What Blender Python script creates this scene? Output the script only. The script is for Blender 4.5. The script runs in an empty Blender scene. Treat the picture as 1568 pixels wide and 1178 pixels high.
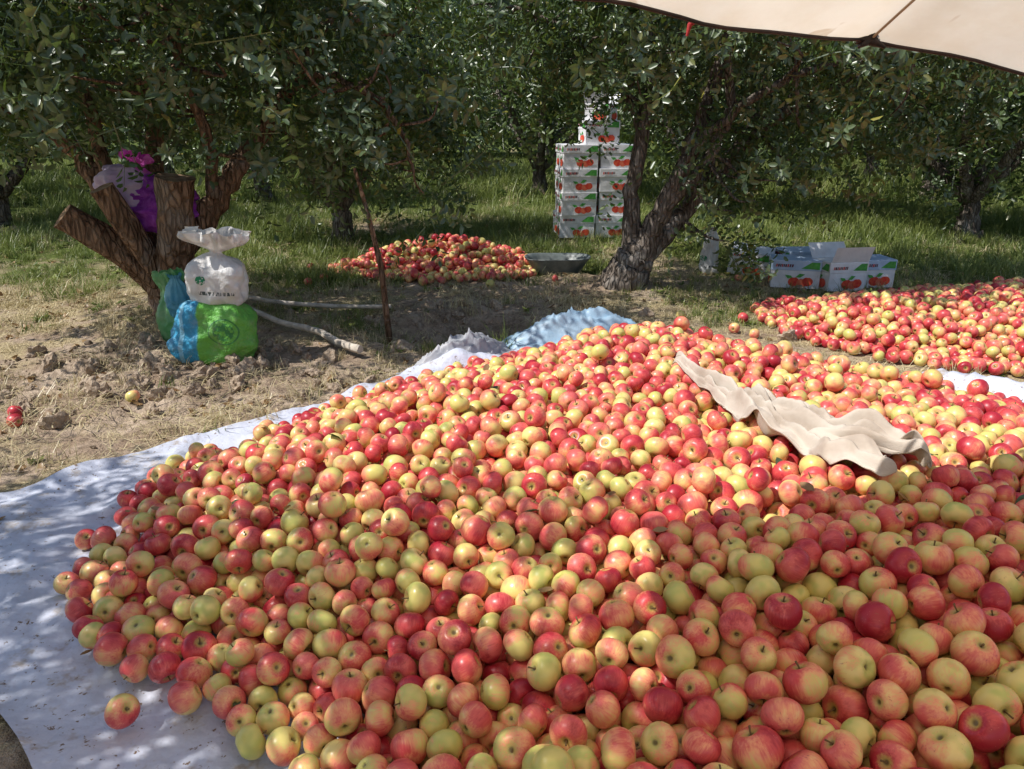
import bpy, bmesh, math, random
import numpy as np
from mathutils import Vector, Euler, kdtree, Matrix
from mathutils import noise as mnoise
random.seed(7); rng=np.random.default_rng(7)
scene=bpy.context.scene
COL=scene.collection

# ------------------------------------------------------------ noise helpers
def _hash(ix,iy,s):
    n=(ix.astype(np.int64)*374761393+iy.astype(np.int64)*668265263+s*144269)&0x7fffffff
    n=((n^(n>>13))*1274126177)&0x7fffffff
    return ((n^(n>>16))&0xffff)/65535.0
def vn(x,y,s=0):
    x=np.asarray(x,float);y=np.asarray(y,float)
    ix=np.floor(x);iy=np.floor(y);fx=x-ix;fy=y-iy
    fx=fx*fx*(3-2*fx);fy=fy*fy*(3-2*fy)
    a=_hash(ix,iy,s);b=_hash(ix+1,iy,s);c=_hash(ix,iy+1,s);d=_hash(ix+1,iy+1,s)
    return (a*(1-fx)+b*fx)*(1-fy)+(c*(1-fx)+d*fx)*fy
def fbm(x,y,s=0,o=4):
    r=0;a=.5;t=0
    for i in range(o):
        r=r+a*vn(x*2**i+i*17.3,y*2**i-i*9.1,s+i);t+=a;a*=.5
    return r/t
def sstep(a,b,x):
    t=np.clip((x-a)/(b-a),0,1);return t*t*(3-2*t)
def polydist(px,py,poly):
    """signed distance, positive inside"""
    px=np.asarray(px,float);py=np.asarray(py,float)
    d=np.full(px.shape,1e9);ins=np.zeros(px.shape,bool);n=len(poly)
    for i in range(n):
        ax,ay=poly[i];bx,by=poly[(i+1)%n]
        ex,ey=bx-ax,by-ay
        t=np.clip(((px-ax)*ex+(py-ay)*ey)/(ex*ex+ey*ey),0,1)
        d=np.minimum(d,np.hypot(px-ax-t*ex,py-ay-t*ey))
        c=((ay>py)!=(by>py))
        with np.errstate(divide='ignore',invalid='ignore'):
            xi=ax+(py-ay)*ex/(ey if ey!=0 else 1e-9)
        ins^=c&(px<xi)
    return np.where(ins,d,-d)

# ------------------------------------------------------------ node helpers
def mat(name):
    m=bpy.data.materials.new(name);m.use_nodes=True
    nt=m.node_tree;nt.nodes.clear()
    return m,nt
class N:
    def __init__(s,nt): s.nt=nt
    def new(s,t,**k):
        n=s.nt.nodes.new(t)
        for a,v in k.items(): setattr(n,a,v)
        return n
    def put(s,sock,v):
        if v is None: return
        if isinstance(v,bpy.types.NodeSocket): s.nt.links.new(v,sock)
        else:
            if isinstance(v,(tuple,list)) and len(v)==3 and sock.type=='RGBA': v=(*v,1)
            sock.default_value=v
    def math(s,op,a,b=None,clamp=False):
        n=s.new('ShaderNodeMath',operation=op,use_clamp=clamp);s.put(n.inputs[0],a)
        if b is not None:s.put(n.inputs[1],b)
        return n.outputs[0]
    def vmath(s,op,a,b=None,out=0):
        n=s.new('ShaderNodeVectorMath',operation=op);s.put(n.inputs[0],a)
        if b is not None:s.put(n.inputs[1],b)
        return n.outputs['Value'] if op in('DOT_PRODUCT','LENGTH') else n.outputs[0]
    def mix(s,f,a,b,blend='MIX'):
        n=s.new('ShaderNodeMix',data_type='RGBA',blend_type=blend)
        s.put(n.inputs[0],f);s.put(n.inputs[6],a);s.put(n.inputs[7],b);return n.outputs[2]
    def noise(s,vec,scale,detail=4,rough=.55,dist=0):
        n=s.new('ShaderNodeTexNoise');s.put(n.inputs['Vector'],vec)
        n.inputs['Scale'].default_value=scale;n.inputs['Detail'].default_value=detail
        n.inputs['Roughness'].default_value=rough;n.inputs['Distortion'].default_value=dist
        return n.outputs[0]
    def ramp(s,f,a,b,c0=0.0,c1=1.0):
        n=s.new('ShaderNodeMapRange',interpolation_type='SMOOTHSTEP');s.put(n.inputs[0],f)
        n.inputs[1].default_value=a;n.inputs[2].default_value=b;n.inputs[3].default_value=c0;n.inputs[4].default_value=c1
        return n.outputs[0]
    def coord(s,k='Object'): return s.new('ShaderNodeTexCoord').outputs[k]
    def mapping(s,v,scale=(1,1,1),loc=(0,0,0)):
        n=s.new('ShaderNodeMapping');s.put(n.inputs[0],v);n.inputs['Scale'].default_value=scale;n.inputs['Location'].default_value=loc
        return n.outputs[0]
    def bump(s,h,strength=.3,dist=.01):
        n=s.new('ShaderNodeBump');n.inputs['Strength'].default_value=strength;n.inputs['Distance'].default_value=dist
        s.put(n.inputs['Height'],h);return n.outputs[0]
    def bsdf(s,col,rough=.6,spec=.4,normal=None,trans=None,tcol=None,sheen=None):
        """spec<=.2: plain diffuse; sheen: diffuse + constant glossy share"""
        if spec<=.2 or sheen:
            b=s.new('ShaderNodeBsdfDiffuse');s.put(b.inputs['Color'],col)
            if normal is not None:s.put(b.inputs['Normal'],normal)
        else:
            b=s.new('ShaderNodeBsdfPrincipled')
            s.put(b.inputs['Base Color'],col);s.put(b.inputs['Roughness'],rough)
            b.inputs['Specular IOR Level'].default_value=spec
            if normal is not None:s.put(b.inputs['Normal'],normal)
        out=b.outputs[0]
        def mixin(other,f):
            mx=s.new('ShaderNodeMixShader');mx.inputs[0].default_value=f
            s.nt.links.new(out,mx.inputs[1]);s.nt.links.new(other,mx.inputs[2]);return mx.outputs[0]
        if trans:
            t=s.new('ShaderNodeBsdfTranslucent');s.put(t.inputs[0],tcol if tcol is not None else col)
            out=mixin(t.outputs[0],trans)
        if sheen:
            g=s.new('ShaderNodeBsdfAnisotropic');s.put(g.inputs['Color'],(1,1,1));g.inputs['Roughness'].default_value=rough
            out=mixin(g.outputs[0],sheen)
        o=s.new('ShaderNodeOutputMaterial');s.nt.links.new(out,o.inputs[0])

def simple(name,c1,c2,scale=8,rough=.7,spec=.3,bump=.0,bscale=30,trans=None):
    m,nt=mat(name);n=N(nt);co=n.coord()
    f=n.ramp(n.noise(co,scale),.3,.7)
    nm=n.bump(n.noise(co,bscale,5),bump,.01) if bump else None
    n.bsdf(n.mix(f,c1,c2),rough,spec,nm,trans);return m

# ---- apple
def apple_mat(redbias):
    m,nt=mat('apple_skin');n=N(nt);co=n.coord()
    rnd=n.new('ShaderNodeObjectInfo').outputs['Random']
    r2=n.math('FRACT',n.math('MULTIPLY',rnd,37.31));r3=n.math('FRACT',n.math('MULTIPLY',rnd,91.7))
    comb=n.new('ShaderNodeCombineXYZ');n.put(comb.inputs[0],n.math('MULTIPLY',rnd,53));n.put(comb.inputs[1],n.math('MULTIPLY',r2,31))
    off=n.vmath('ADD',co,comb.outputs[0])
    side=n.vmath('DOT_PRODUCT',co,(.85,.3,.25))
    big=n.noise(off,1.1,1)
    sm=n.mapping(off,(9,9,1.1)) ; streak=n.noise(sm,1.0,2,.6)
    v=n.math('ADD',n.math('MULTIPLY',side,.48),n.math('MULTIPLY',n.math('SUBTRACT',big,.5),1.2))
    v=n.math('ADD',v,n.math('MULTIPLY',n.math('SUBTRACT',streak,.5),.65))
    v=n.math('ADD',v,n.math('MULTIPLY',n.math('SUBTRACT',r3,.5),1.1))
    v=n.math('ADD',v,redbias)
    base=n.mix(r2,(.62,.56,.16),(.84,.63,.25))
    base=n.mix(n.ramp(big,.4,.65),base,(.50,.51,.14))
    c=n.mix(n.ramp(v,-.42,.10),base,(.84,.34,.18))
    c=n.mix(n.ramp(v,-.08,.42),c,n.mix(r2,(.62,.065,.07),(.70,.14,.125)))
    c=n.mix(n.ramp(v,.38,.95),c,(.38,.018,.035))
    sx=n.new('ShaderNodeSeparateXYZ');n.put(sx.inputs[0],co)
    rr=n.math('SQRT',n.math('ADD',n.math('MULTIPLY',sx.outputs[0],sx.outputs[0]),n.math('MULTIPLY',sx.outputs[1],sx.outputs[1])))
    cav=n.ramp(n.math('ADD',rr,n.math('MULTIPLY',n.math('SUBTRACT',streak,.5),.3)),.12,.46,1,0)
    c=n.mix(n.math('MULTIPLY',cav,.75),c,(.46,.44,.11))
    c=n.mix(n.ramp(rr,.06,.2,.85,0),c,(.10,.065,.025))
    vo=n.new('ShaderNodeTexVoronoi');n.put(vo.inputs['Vector'],co);vo.inputs['Scale'].default_value=7
    c=n.mix(n.ramp(vo.outputs['Distance'],.05,.11,.38,0),c,(.88,.74,.48))
    c=n.mix(n.math('MULTIPLY',n.ramp(streak,.66,.74),n.ramp(r2,.7,.8,0,.5)),c,(.24,.13,.06))
    n.bsdf(c,n.ramp(big,.3,.7,.28,.45),.46)
    return m
STEM=simple('apple_stem',(.12,.07,.03),(.2,.13,.06),3,.8)
def apple_mesh(k,M):
    bm=bmesh.new();S,R=20,13
    el=[.84,.92,.88,.97][k%4];lean=[.05,-.04,.08,0][k%4]
    rings=[]
    for j in range(R+1):
        t=math.pi*j/R;row=[]
        for i in range(S):
            ph=2*math.pi*i/S
            r=math.sin(t)*(1+.05*math.cos(t))
            lob=1+ (.035*math.cos(5*ph)*max(0,-math.cos(t)) + .02*math.cos(3*ph+k)+.02*math.sin(2*ph+k*2))*(math.sin(t)**.5 if math.sin(t)>0 else 0)
            z=el*math.cos(t)
            z+= -.36*math.exp(-(r/.30)**2) if t<math.pi/2 else .24*math.exp(-(r/.22)**2)*(1+.35*math.cos(5*ph))
            r=r*lob
            row.append(bm.verts.new((r*math.cos(ph)+lean*z,r*math.sin(ph),z)))
            if j in(0,R):break
        rings.append(row)
    for j in range(R):
        a,b=rings[j],rings[j+1]
        for i in range(S):
            i2=(i+1)%S
            if len(a)==1: bm.faces.new((a[0],b[i],b[i2]))
            elif len(b)==1: bm.faces.new((a[i],b[0],a[i2]))
            else: bm.faces.new((a[i],b[i],b[i2],a[i2]))
    if k!=2:
        prev=None
        for s in range(4):
            f=s/3;cx=.12*f*f+lean*.6;z=.42+.55*f;rad=.035+.02*f*f
            row=[bm.verts.new((cx+rad*math.cos(q*1.2566),rad*math.sin(q*1.2566),z)) for q in range(5)]
            if prev:
                for q in range(5):
                    fc=bm.faces.new((prev[q],prev[(q+1)%5],row[(q+1)%5],row[q]));fc.material_index=1
            prev=row
        fc=bm.faces.new(prev);fc.material_index=1
    for f in bm.faces:f.smooth=True
    me=bpy.data.meshes.new('apple');bm.to_mesh(me);bm.free()
    me.materials.append(M);me.materials.append(STEM);return me
def collection_of(name,meshes):
    c=bpy.data.collections.new(name)
    for i,me in enumerate(meshes):
        o=bpy.data.objects.new('%s_%02d'%(name,i),me);c.objects.link(o)
    return c
AM=apple_mat(.08);AM2=apple_mat(.11)
C_APPLE=collection_of('apple_kinds',[apple_mesh(k,AM) for k in range(4)])
C_APPLE2=collection_of('red_apple_kinds',[apple_mesh(k,AM2) for k in range(4)])

def inst_group(coll):
    ng=bpy.data.node_groups.new('scatter_'+coll.name,'GeometryNodeTree')
    ng.interface.new_socket('Geometry',in_out='INPUT',socket_type='NodeSocketGeometry')
    ng.interface.new_socket('Geometry',in_out='OUTPUT',socket_type='NodeSocketGeometry')
    gi=ng.nodes.new('NodeGroupInput');go=ng.nodes.new('NodeGroupOutput')
    ci=ng.nodes.new('GeometryNodeCollectionInfo');ci.inputs['Collection'].default_value=coll
    ci.inputs['Separate Children'].default_value=True;ci.inputs['Reset Children'].default_value=True
    ip=ng.nodes.new('GeometryNodeInstanceOnPoints');ip.inputs['Pick Instance'].default_value=True
    def na(nm,t):
        a=ng.nodes.new('GeometryNodeInputNamedAttribute');a.data_type=t;a.inputs['Name'].default_value=nm;return a.outputs[0]
    er=ng.nodes.new('FunctionNodeEulerToRotation')
    L=ng.links.new
    L(na('rot','FLOAT_VECTOR'),er.inputs[0]);L(er.outputs[0],ip.inputs['Rotation'])
    L(na('scl','FLOAT_VECTOR'),ip.inputs['Scale']);L(na('idx','INT'),ip.inputs['Instance Index'])
    L(gi.outputs[0],ip.inputs['Points']);L(ci.outputs[0],ip.inputs['Instance']);L(ip.outputs[0],go.inputs[0])
    return ng
GROUPS={}
def scatter(name,coll,P,rot,scl,idx,parent=None):
    P=np.asarray(P,float);n=len(P)
    me=bpy.data.meshes.new(name);me.vertices.add(n);me.vertices.foreach_set('co',P.ravel())
    scl=np.asarray(scl,float)
    if scl.ndim==1: scl=np.repeat(scl[:,None],3,1)
    a=me.attributes.new('rot','FLOAT_VECTOR','POINT');a.data.foreach_set('vector',np.asarray(rot,float).ravel())
    a=me.attributes.new('scl','FLOAT_VECTOR','POINT');a.data.foreach_set('vector',scl.ravel())
    a=me.attributes.new('idx','INT','POINT');a.data.foreach_set('value',np.asarray(idx,np.int32))
    o=bpy.data.objects.new(name,me);COL.objects.link(o)
    if coll.name not in GROUPS:GROUPS[coll.name]=inst_group(coll)
    md=o.modifiers.new('scatter','NODES');md.node_group=GROUPS[coll.name]
    if parent:o.parent=parent
    return o
def mesh_obj(name,verts,faces,mats,smooth=True,parent=None,mi=None):
    me=bpy.data.meshes.new(name);me.from_pydata([tuple(v) for v in verts],[],faces);me.update()
    for m in mats:me.materials.append(m)
    if smooth:me.polygons.foreach_set('use_smooth',[True]*len(me.polygons))
    if mi is not None:me.polygons.foreach_set('material_index',mi)
    o=bpy.data.objects.new(name,me);COL.objects.link(o)
    if parent:o.parent=parent
    return o
def grid_faces(nu,nv,wrap=False):
    f=[]
    for j in range(nv-1):
        for i in range(nu-(0 if wrap else 1)):
            i2=(i+1)%nu
            f.append((j*nu+i,j*nu+i2,(j+1)*nu+i2,(j+1)*nu+i))
    return f

# ------------------------------------------------------------ layout
PILE=[(-.35,.9),(-.50,1.42),(-.85,1.62),(-1.12,1.82),(-1.4,2.2),(-1.52,2.6),(-1.42,2.95),(-1.02,3.5),(-.6,3.95),(-.15,4.4),(.4,4.8),(.95,4.9),
      (1.6,4.5),(2.25,3.9),(2.8,3.3),(3.2,2.4),(3.1,1),(2.4,.3),(.6,.3),(0,.5)]
TARP=[(-.2,.2),(-1.1,1.36),(-1.8,1.92),(-2.5,2.45),(-2.07,2.75),(-1.63,3.26),(-1.15,3.72),(-.62,4.3),(-.2,4.75),(.2,5.2),(.7,5.3),(1.1,4.98),
      (1.65,4.5),(2.3,4.05),(2.7,4.0),(3.7,3.0),(3.6,.6),(2.4,-.3)]
P2=[(-1.85,7.65),(-1.5,7.35),(-.9,7.12),(-.3,7.12),(.15,7.35),(.34,7.8),(.1,8.4),(-.6,8.8),(-1.4,8.6),(-1.8,8.1)]
P3=[(1.9,5.7),(1.95,5.2),(2.25,4.75),(2.8,4.38),(3.5,4.1),(4.8,3.9),(5.8,4.6),(6.1,5.8),(5.6,6.8),(4.6,7.0),(3.6,6.75),(2.6,6.35),(2.1,6.1)]
def soil(x,y):
    """bare crumbly soil: in front of the left tree, and the bank of the ditch"""
    s=sstep(1.9,.7,np.hypot((x+2.0)*.9,(y-4.3)*1.35)+1.1*(fbm(x*1.9,y*1.9,60)-.45))
    s2=sstep(1.0,.45,np.hypot(x+.35,(y-5.95)*1.5)+.6*(fbm(x*2.5,y*2.5,61)-.5))
    s3=.8*sstep(1.5,.8,np.hypot(x-.3,(y-7.0)*1.4)+.9*(fbm(x*2.0,y*2.0,62)-.5))
    return np.maximum(np.maximum(s,s2),s3)
def gz(x,y):
    x=np.asarray(x,float);y=np.asarray(y,float)
    h=.10*(fbm(x*.45,y*.45,3)-.5)+.05*(fbm(x*2.2,y*2.2,9)-.5)
    s=soil(x,y)
    h=h+s*(.08*(fbm(x*4,y*4,21,3)-.5)+.022*sstep(.5,.66,fbm(x*9,y*9,25,3))+.022*(fbm(x*22,y*22,27,2)-.5))
    h=h+.10*np.exp(-((x+2.65)**2+(y-5.7)**2)/.5)
    h=h+.07*np.exp(-((x-1.05)**2+(y-6.8)**2)/.4)
    dx=(x+.15)/.75;dy=(y-5.40)/.45
    h=h-.28*sstep(1.25,.6,np.hypot(dx,dy)+.35*(fbm(x*3,y*3,31)-.5))
    flat=sstep(-.40,.05,polydist(x,y,TARP))
    return h*(1-flat)-.004*flat
def greenness(x,y):
    g=sstep(5.0,9.0,y)*.50+.26+ 1.3*(fbm(x*.5,y*.5,50)-.5)+.9*(fbm(x*1.8,y*1.8,51)-.5)
    g+=.30*sstep(2.0,5.0,x)*sstep(6,8,y)
    g+=.25*sstep(11,14,y)
    g+=.45*sstep(.9,.2,np.abs(y-5.0)/1.0)*sstep(-1.7,-1.2,x)*sstep(.6,0,x)
    g+=.25*sstep(2.8,2.0,np.abs(x-.6)+np.abs(y-6.0))
    g-=.7*soil(x,y)
    g-=.1*sstep(-1.5,-2.5,x)*sstep(7.5,6,y)
    g-=.35*sstep(1.6,.6,np.hypot(x-.9,y-9.2))
    return np.clip(g,0,1)

# ------------------------------------------------------------ ground
def lines(a,b,st,far0,far1):
    c=list(np.arange(a,b+1e-6,st));l=[];v=a;s=st
    while v>far0: s*=1.25;v-=s;l.append(v)
    r=[];v=b;s=st
    while v<far1: s*=1.25;v+=s;r.append(v)
    return np.array(l[::-1]+c+r)
xs=lines(-4.5,3,.034,-260,260);ys=lines(1.0,8.5,.034,-60,400)
X,Y=np.meshgrid(xs,ys);Z=gz(X,Y)
V=np.stack([X.ravel(),Y.ravel(),Z.ravel()],1)
nu,nv=len(xs),len(ys)
idx=np.arange(nu*nv).reshape(nv,nu)
F=np.stack([idx[:-1,:-1].ravel(),idx[:-1,1:].ravel(),idx[1:,1:].ravel(),idx[1:,:-1].ravel()],1)
m,nt=mat('orchard_soil');n=N(nt);co=n.coord()
at=n.new('ShaderNodeAttribute',attribute_name='green').outputs['Fac']
so=n.new('ShaderNodeAttribute',attribute_name='soil').outputs['Fac']
d1=n.noise(co,2.2,4,.65);d2=n.noise(co,22,4,.7);d3=n.noise(co,90,2,.7)
dirt=n.mix(n.ramp(d1,.35,.65),(.31,.225,.16),(.52,.41,.31))
dirt=n.mix(n.ramp(d2,.36,.58),n.mix(.5,dirt,(.10,.068,.045)),dirt)
straw=n.mix(n.ramp(d3,.35,.65),(.22,.165,.09),(.60,.50,.30))
c=n.mix(n.math('SUBTRACT',n.ramp(n.noise(co,3.1,4,.7),.40,.58),so,True),dirt,straw)
gr=n.mix(n.ramp(d2,.35,.65),(.045,.065,.018),(.15,.18,.055))
c=n.mix(n.ramp(n.math('ADD',at,n.math('MULTIPLY',n.math('SUBTRACT',d2,.5),.6)),.35,.75),c,gr)
h=n.math('ADD',n.math('MULTIPLY',d2,1.0),n.math('MULTIPLY',d3,.4))
n.bsdf(c,.95,.1,n.bump(h,.9,.03))
me=bpy.data.meshes.new('ground');me.from_pydata(V.tolist(),[],F.tolist())
a=me.attributes.new('green','FLOAT','POINT');a.data.foreach_set('value',greenness(V[:,0],V[:,1]).astype(np.float32))
a=me.attributes.new('soil','FLOAT','POINT');a.data.foreach_set('value',soil(V[:,0],V[:,1]).astype(np.float32))
me.polygons.foreach_set('use_smooth',[True]*len(me.polygons));me.materials.append(m)
COL.objects.link(bpy.data.objects.new('ground',me))

# ------------------------------------------------------------ tarp
def in_catmull(poly,n):
    out=[];L=len(poly)
    for i in range(L):
        p0,p1,p2,p3=[np.array(poly[(i+k-1)%L]) for k in range(4)]
        for s in range(n):
            t=s/n;out.append(.5*((2*p1)+(-p0+p2)*t+(2*p0-5*p1+4*p2-p3)*t*t+(-p0+3*p1-3*p2+p3)*t**3))
    return np.array(out)
B=in_catmull(TARP,24);nb=len(B);NR=90
ctr=np.array([.6,2.6]);vs=[]
ctrl=[((-.28,4.42),.11,.34,.11),((-.5,4.15),.07,.16,.1),((2.5,3.75),.20,.45,.12),((2.9,3.5),.16,.3,.12),((-1.9,2.9),.03,.3,.08)]
for j in range(NR+1):
    f=(j/NR)**.75
    vs.append(ctr+(B-ctr)*f)
TP=np.concatenate(vs);tx,ty=TP[:,0],TP[:,1]
e=polydist(tx,ty,TARP)
w=np.abs(fbm(tx*2.1+3*fbm(tx,ty,77),ty*2.1,70,4)-.5)
tz=.010+.035*np.maximum(0,.5-w*6)+.022*fbm(tx*7,ty*7,72,3)+.012*np.sin((tx*.6+ty)*9+4*fbm(tx,ty,73))
for (cx,cy),hh,s1,s2 in ctrl:
    th=math.atan2(cy-2.6,cx-.6)+math.pi/2;ux,uy=math.cos(th),math.sin(th)
    a1=(tx-cx)*ux+(ty-cy)*uy;a2=-(tx-cx)*uy+(ty-cy)*ux
    tz=tz+hh*np.exp(-(a1/s1)**2-(a2/s2)**2)*(.6+.8*fbm(tx*6,ty*6,79))
tz=tz+.01*(1-sstep(0,.06,e))*(fbm(tx*5,ty*5,80))*3
m,nt=mat('tarp_plastic');n=N(nt);co=n.coord()
dd=n.noise(co,2.0,4,.7);d2=n.noise(co,9,4,.75)
c=n.mix(n.ramp(dd,.35,.7),(.64,.67,.78),(.50,.52,.60))
c=n.mix(n.ramp(d2,.54,.72),c,(.42,.36,.31))
c=n.mix(n.ramp(n.noise(co,40,3,.7),.62,.69),c,(.2,.13,.08))
n.bsdf(c,.42,.4,n.bump(n.math('ADD',n.noise(co,6,3,.6),n.math('MULTIPLY',n.noise(co,35,2),.2)),.5,.04))
mesh_obj('white_tarp',np.column_stack([TP,tz]),grid_faces(nb,NR+1,True),[m])
def rumple(name,cx,cy,th,Lx,Ly,h,mt,seed):
    nx,ny=72,40;u=np.linspace(-1,1,nx);v=np.linspace(-1,1,ny);U,W=np.meshgrid(u,v)
    wob=1+.22*(fbm(U*1.5+seed,W*1.5,seed,3)-.5)*2
    lx=U*Lx*wob;ly=W*Ly*(1-.45*U**2)*wob
    x=cx+lx*math.cos(th)-ly*math.sin(th);y=cy+lx*math.sin(th)+ly*math.cos(th)
    z=.03+h*(1-U**2)**.7*np.exp(-(W/.62)**2)*(.75+.5*fbm(U*2.2,W*2,seed+3))
    wa=fbm(U*2+5,W*2,seed+8,3)*5
    z+=.04*(1-np.abs(np.sin(U*5+wa+W*2)))**3*(1-U**2)+.025*(1-np.abs(np.sin(U*3-W*8+wa)))**3*(1-U**2)+.03*(fbm(U*7,W*7,seed+5,3)-.5)
    z=np.maximum(z,.035)
    o=mesh_obj(name,np.column_stack([x.ravel(),y.ravel(),z.ravel()]),grid_faces(nx,ny),[mt]);md=o.modifiers.new('s','SOLIDIFY');md.thickness=.004
BSH=simple('blue_grey_plastic',(.20,.34,.47),(.36,.49,.60),5,.4,.4,.5,25)
GSH=simple('tarp_shade_grey',(.30,.31,.34),(.46,.46,.48),5,.45,.4,.5,25)  # tarp's curled back edge, its shade put into the grey
rumple('blue_plastic_sheet',.46,4.97,.18,.50,.25,.22,BSH,5)
rumple('shaded_tarp_curl',-.32,4.55,.80,.42,.16,.15,GSH,15)

# ------------------------------------------------------------ apple heaps
def relax(P,r,floor,it=60,g=.006):
    n=len(P)
    for k in range(it):
        if k%5==0:
            kd=kdtree.KDTree(n)
            for i in range(n):kd.insert(P[i],i)
            kd.balance();ii=[];jj=[]
            R=float(r.max()*2)*1.25
            for i in range(n):
                for (co,j,d) in kd.find_range(P[i],R):
                    if j>i: ii.append(i);jj.append(j)
            ii=np.array(ii,int);jj=np.array(jj,int)
        P[:,2]-=g*(1 if k<it-12 else .3)
        for sub in range(2):
            D=P[jj]-P[ii];L=np.linalg.norm(D,axis=1)+1e-9
            ov=(r[ii]+r[jj])*.985-L;msk=ov>0
            a,b=ii[msk],jj[msk];c=(D[msk]/L[msk,None])*(ov[msk,None]*.5)
            c[:,:2]*=.8
            acc=np.zeros_like(P);cnt=np.zeros(n)
            np.add.at(acc,a,-c);np.add.at(acc,b,c);np.add.at(cnt,a,1);np.add.at(cnt,b,1)
            P+=acc/np.maximum(1,cnt*.55)[:,None]
            fl=floor(P[:,0],P[:,1])+r
            P[:,2]=np.maximum(P[:,2],fl)
    return P
def heap(name,poly,hf,base,dens,coll,rr=(.0355,.0455),layers=2.1):
    pl=np.array(poly);x0,y0=pl.min(0);x1,y1=pl.max(0)
    n=int((x1-x0)*(y1-y0)*dens*layers)
    x=rng.uniform(x0,x1,n);y=rng.uniform(y0,y1,n)
    d=polydist(x,y,poly)+.10*(fbm(x*3,y*3,90)-.5)
    H=hf(x,y);lay=np.clip(.55+H/.085,.8,layers)/layers
    keep=(d>0)&(rng.random(n)<lay);x,y,H=x[keep],y[keep],H[keep]
    r=rng.uniform(rr[0],rr[1],len(x))+rng.normal(0,.0015,len(x))
    def floor(px,py): return base(px,py)+np.maximum(0,hf(px,py)-.13)
    z=floor(x,y)+r+rng.random(len(x))*np.minimum(.17,H+.01)
    P=np.column_stack([x,y,z]);P=relax(P,r,floor)
    m=len(P)
    rot=np.column_stack([rng.normal(0,.9,m)+(rng.random(m)<.3)*3.14,rng.normal(0,.9,m),rng.uniform(0,6.28,m)])
    o=scatter(name,coll,P,rot,r,rng.integers(0,4,m))
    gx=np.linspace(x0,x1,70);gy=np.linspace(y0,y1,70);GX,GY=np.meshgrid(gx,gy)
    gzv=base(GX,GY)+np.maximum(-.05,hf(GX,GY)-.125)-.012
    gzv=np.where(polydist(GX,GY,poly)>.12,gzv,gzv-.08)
    mesh_obj('heap_gap_shade',np.column_stack([GX.ravel(),GY.ravel(),gzv.ravel()]),grid_faces(70,70),[GAP_SHADE],parent=o)
    return o,P,r
GAP_SHADE=simple('apple_shadow_layer',(.12,.03,.02),(.16,.10,.03),14,.9,.1)  # sheet for the buried apples; shade of the gaps put into its dark colour
def hmain(x,y):
    d=np.maximum(0,polydist(x,y,PILE))
    h=.34*(1-np.exp(-d/.5))
    h=h+ (.07*np.exp(-((x-.75)**2+(y-4.2)**2)/.35)+.10*np.exp(-((x-1.3)**2+(y-1.3)**2)/.8))*sstep(0,.4,d)
    h=h+.08*(fbm(x*1.3,y*1.3,95,3)-.5)*sstep(.1,.5,d)
    return h
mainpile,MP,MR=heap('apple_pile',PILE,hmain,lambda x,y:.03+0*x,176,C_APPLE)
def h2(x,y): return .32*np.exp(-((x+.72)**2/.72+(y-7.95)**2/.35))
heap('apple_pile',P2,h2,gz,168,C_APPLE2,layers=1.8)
def h3(x,y):
    d=np.maximum(0,polydist(x,y,P3));return .27*(1-np.exp(-d/.5))+.05*(fbm(x*1.5,y*1.5,99,3)-.5)*sstep(.1,.4,d)
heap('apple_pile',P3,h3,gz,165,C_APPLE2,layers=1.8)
fx=np.array([-2.55,-2.62,-2.1,-1.8,1.6,1.75,1.3,.4,-1.2,2.2,-.2,1.7,-1.22,-1.2,-.97,-1.50,-1.9,-2.1,.5]);fy=np.array([3.62,3.74,3.95,7.2,5.3,5.6,5.7,7.0,6.9,7.3,6.85,5.15,1.98,1.82,1.52,2.35,7.0,7.9,8.3])
rr=rng.uniform(.036,.043,len(fx))
scatter('fallen_apples',C_APPLE,np.column_stack([fx,fy,np.where(polydist(fx,fy,TARP)>0,.03,gz(fx,fy))+rr*.9]),rng.uniform(-1,1,(len(fx),3))*2,rr,rng.integers(0,4,len(fx)))

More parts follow.
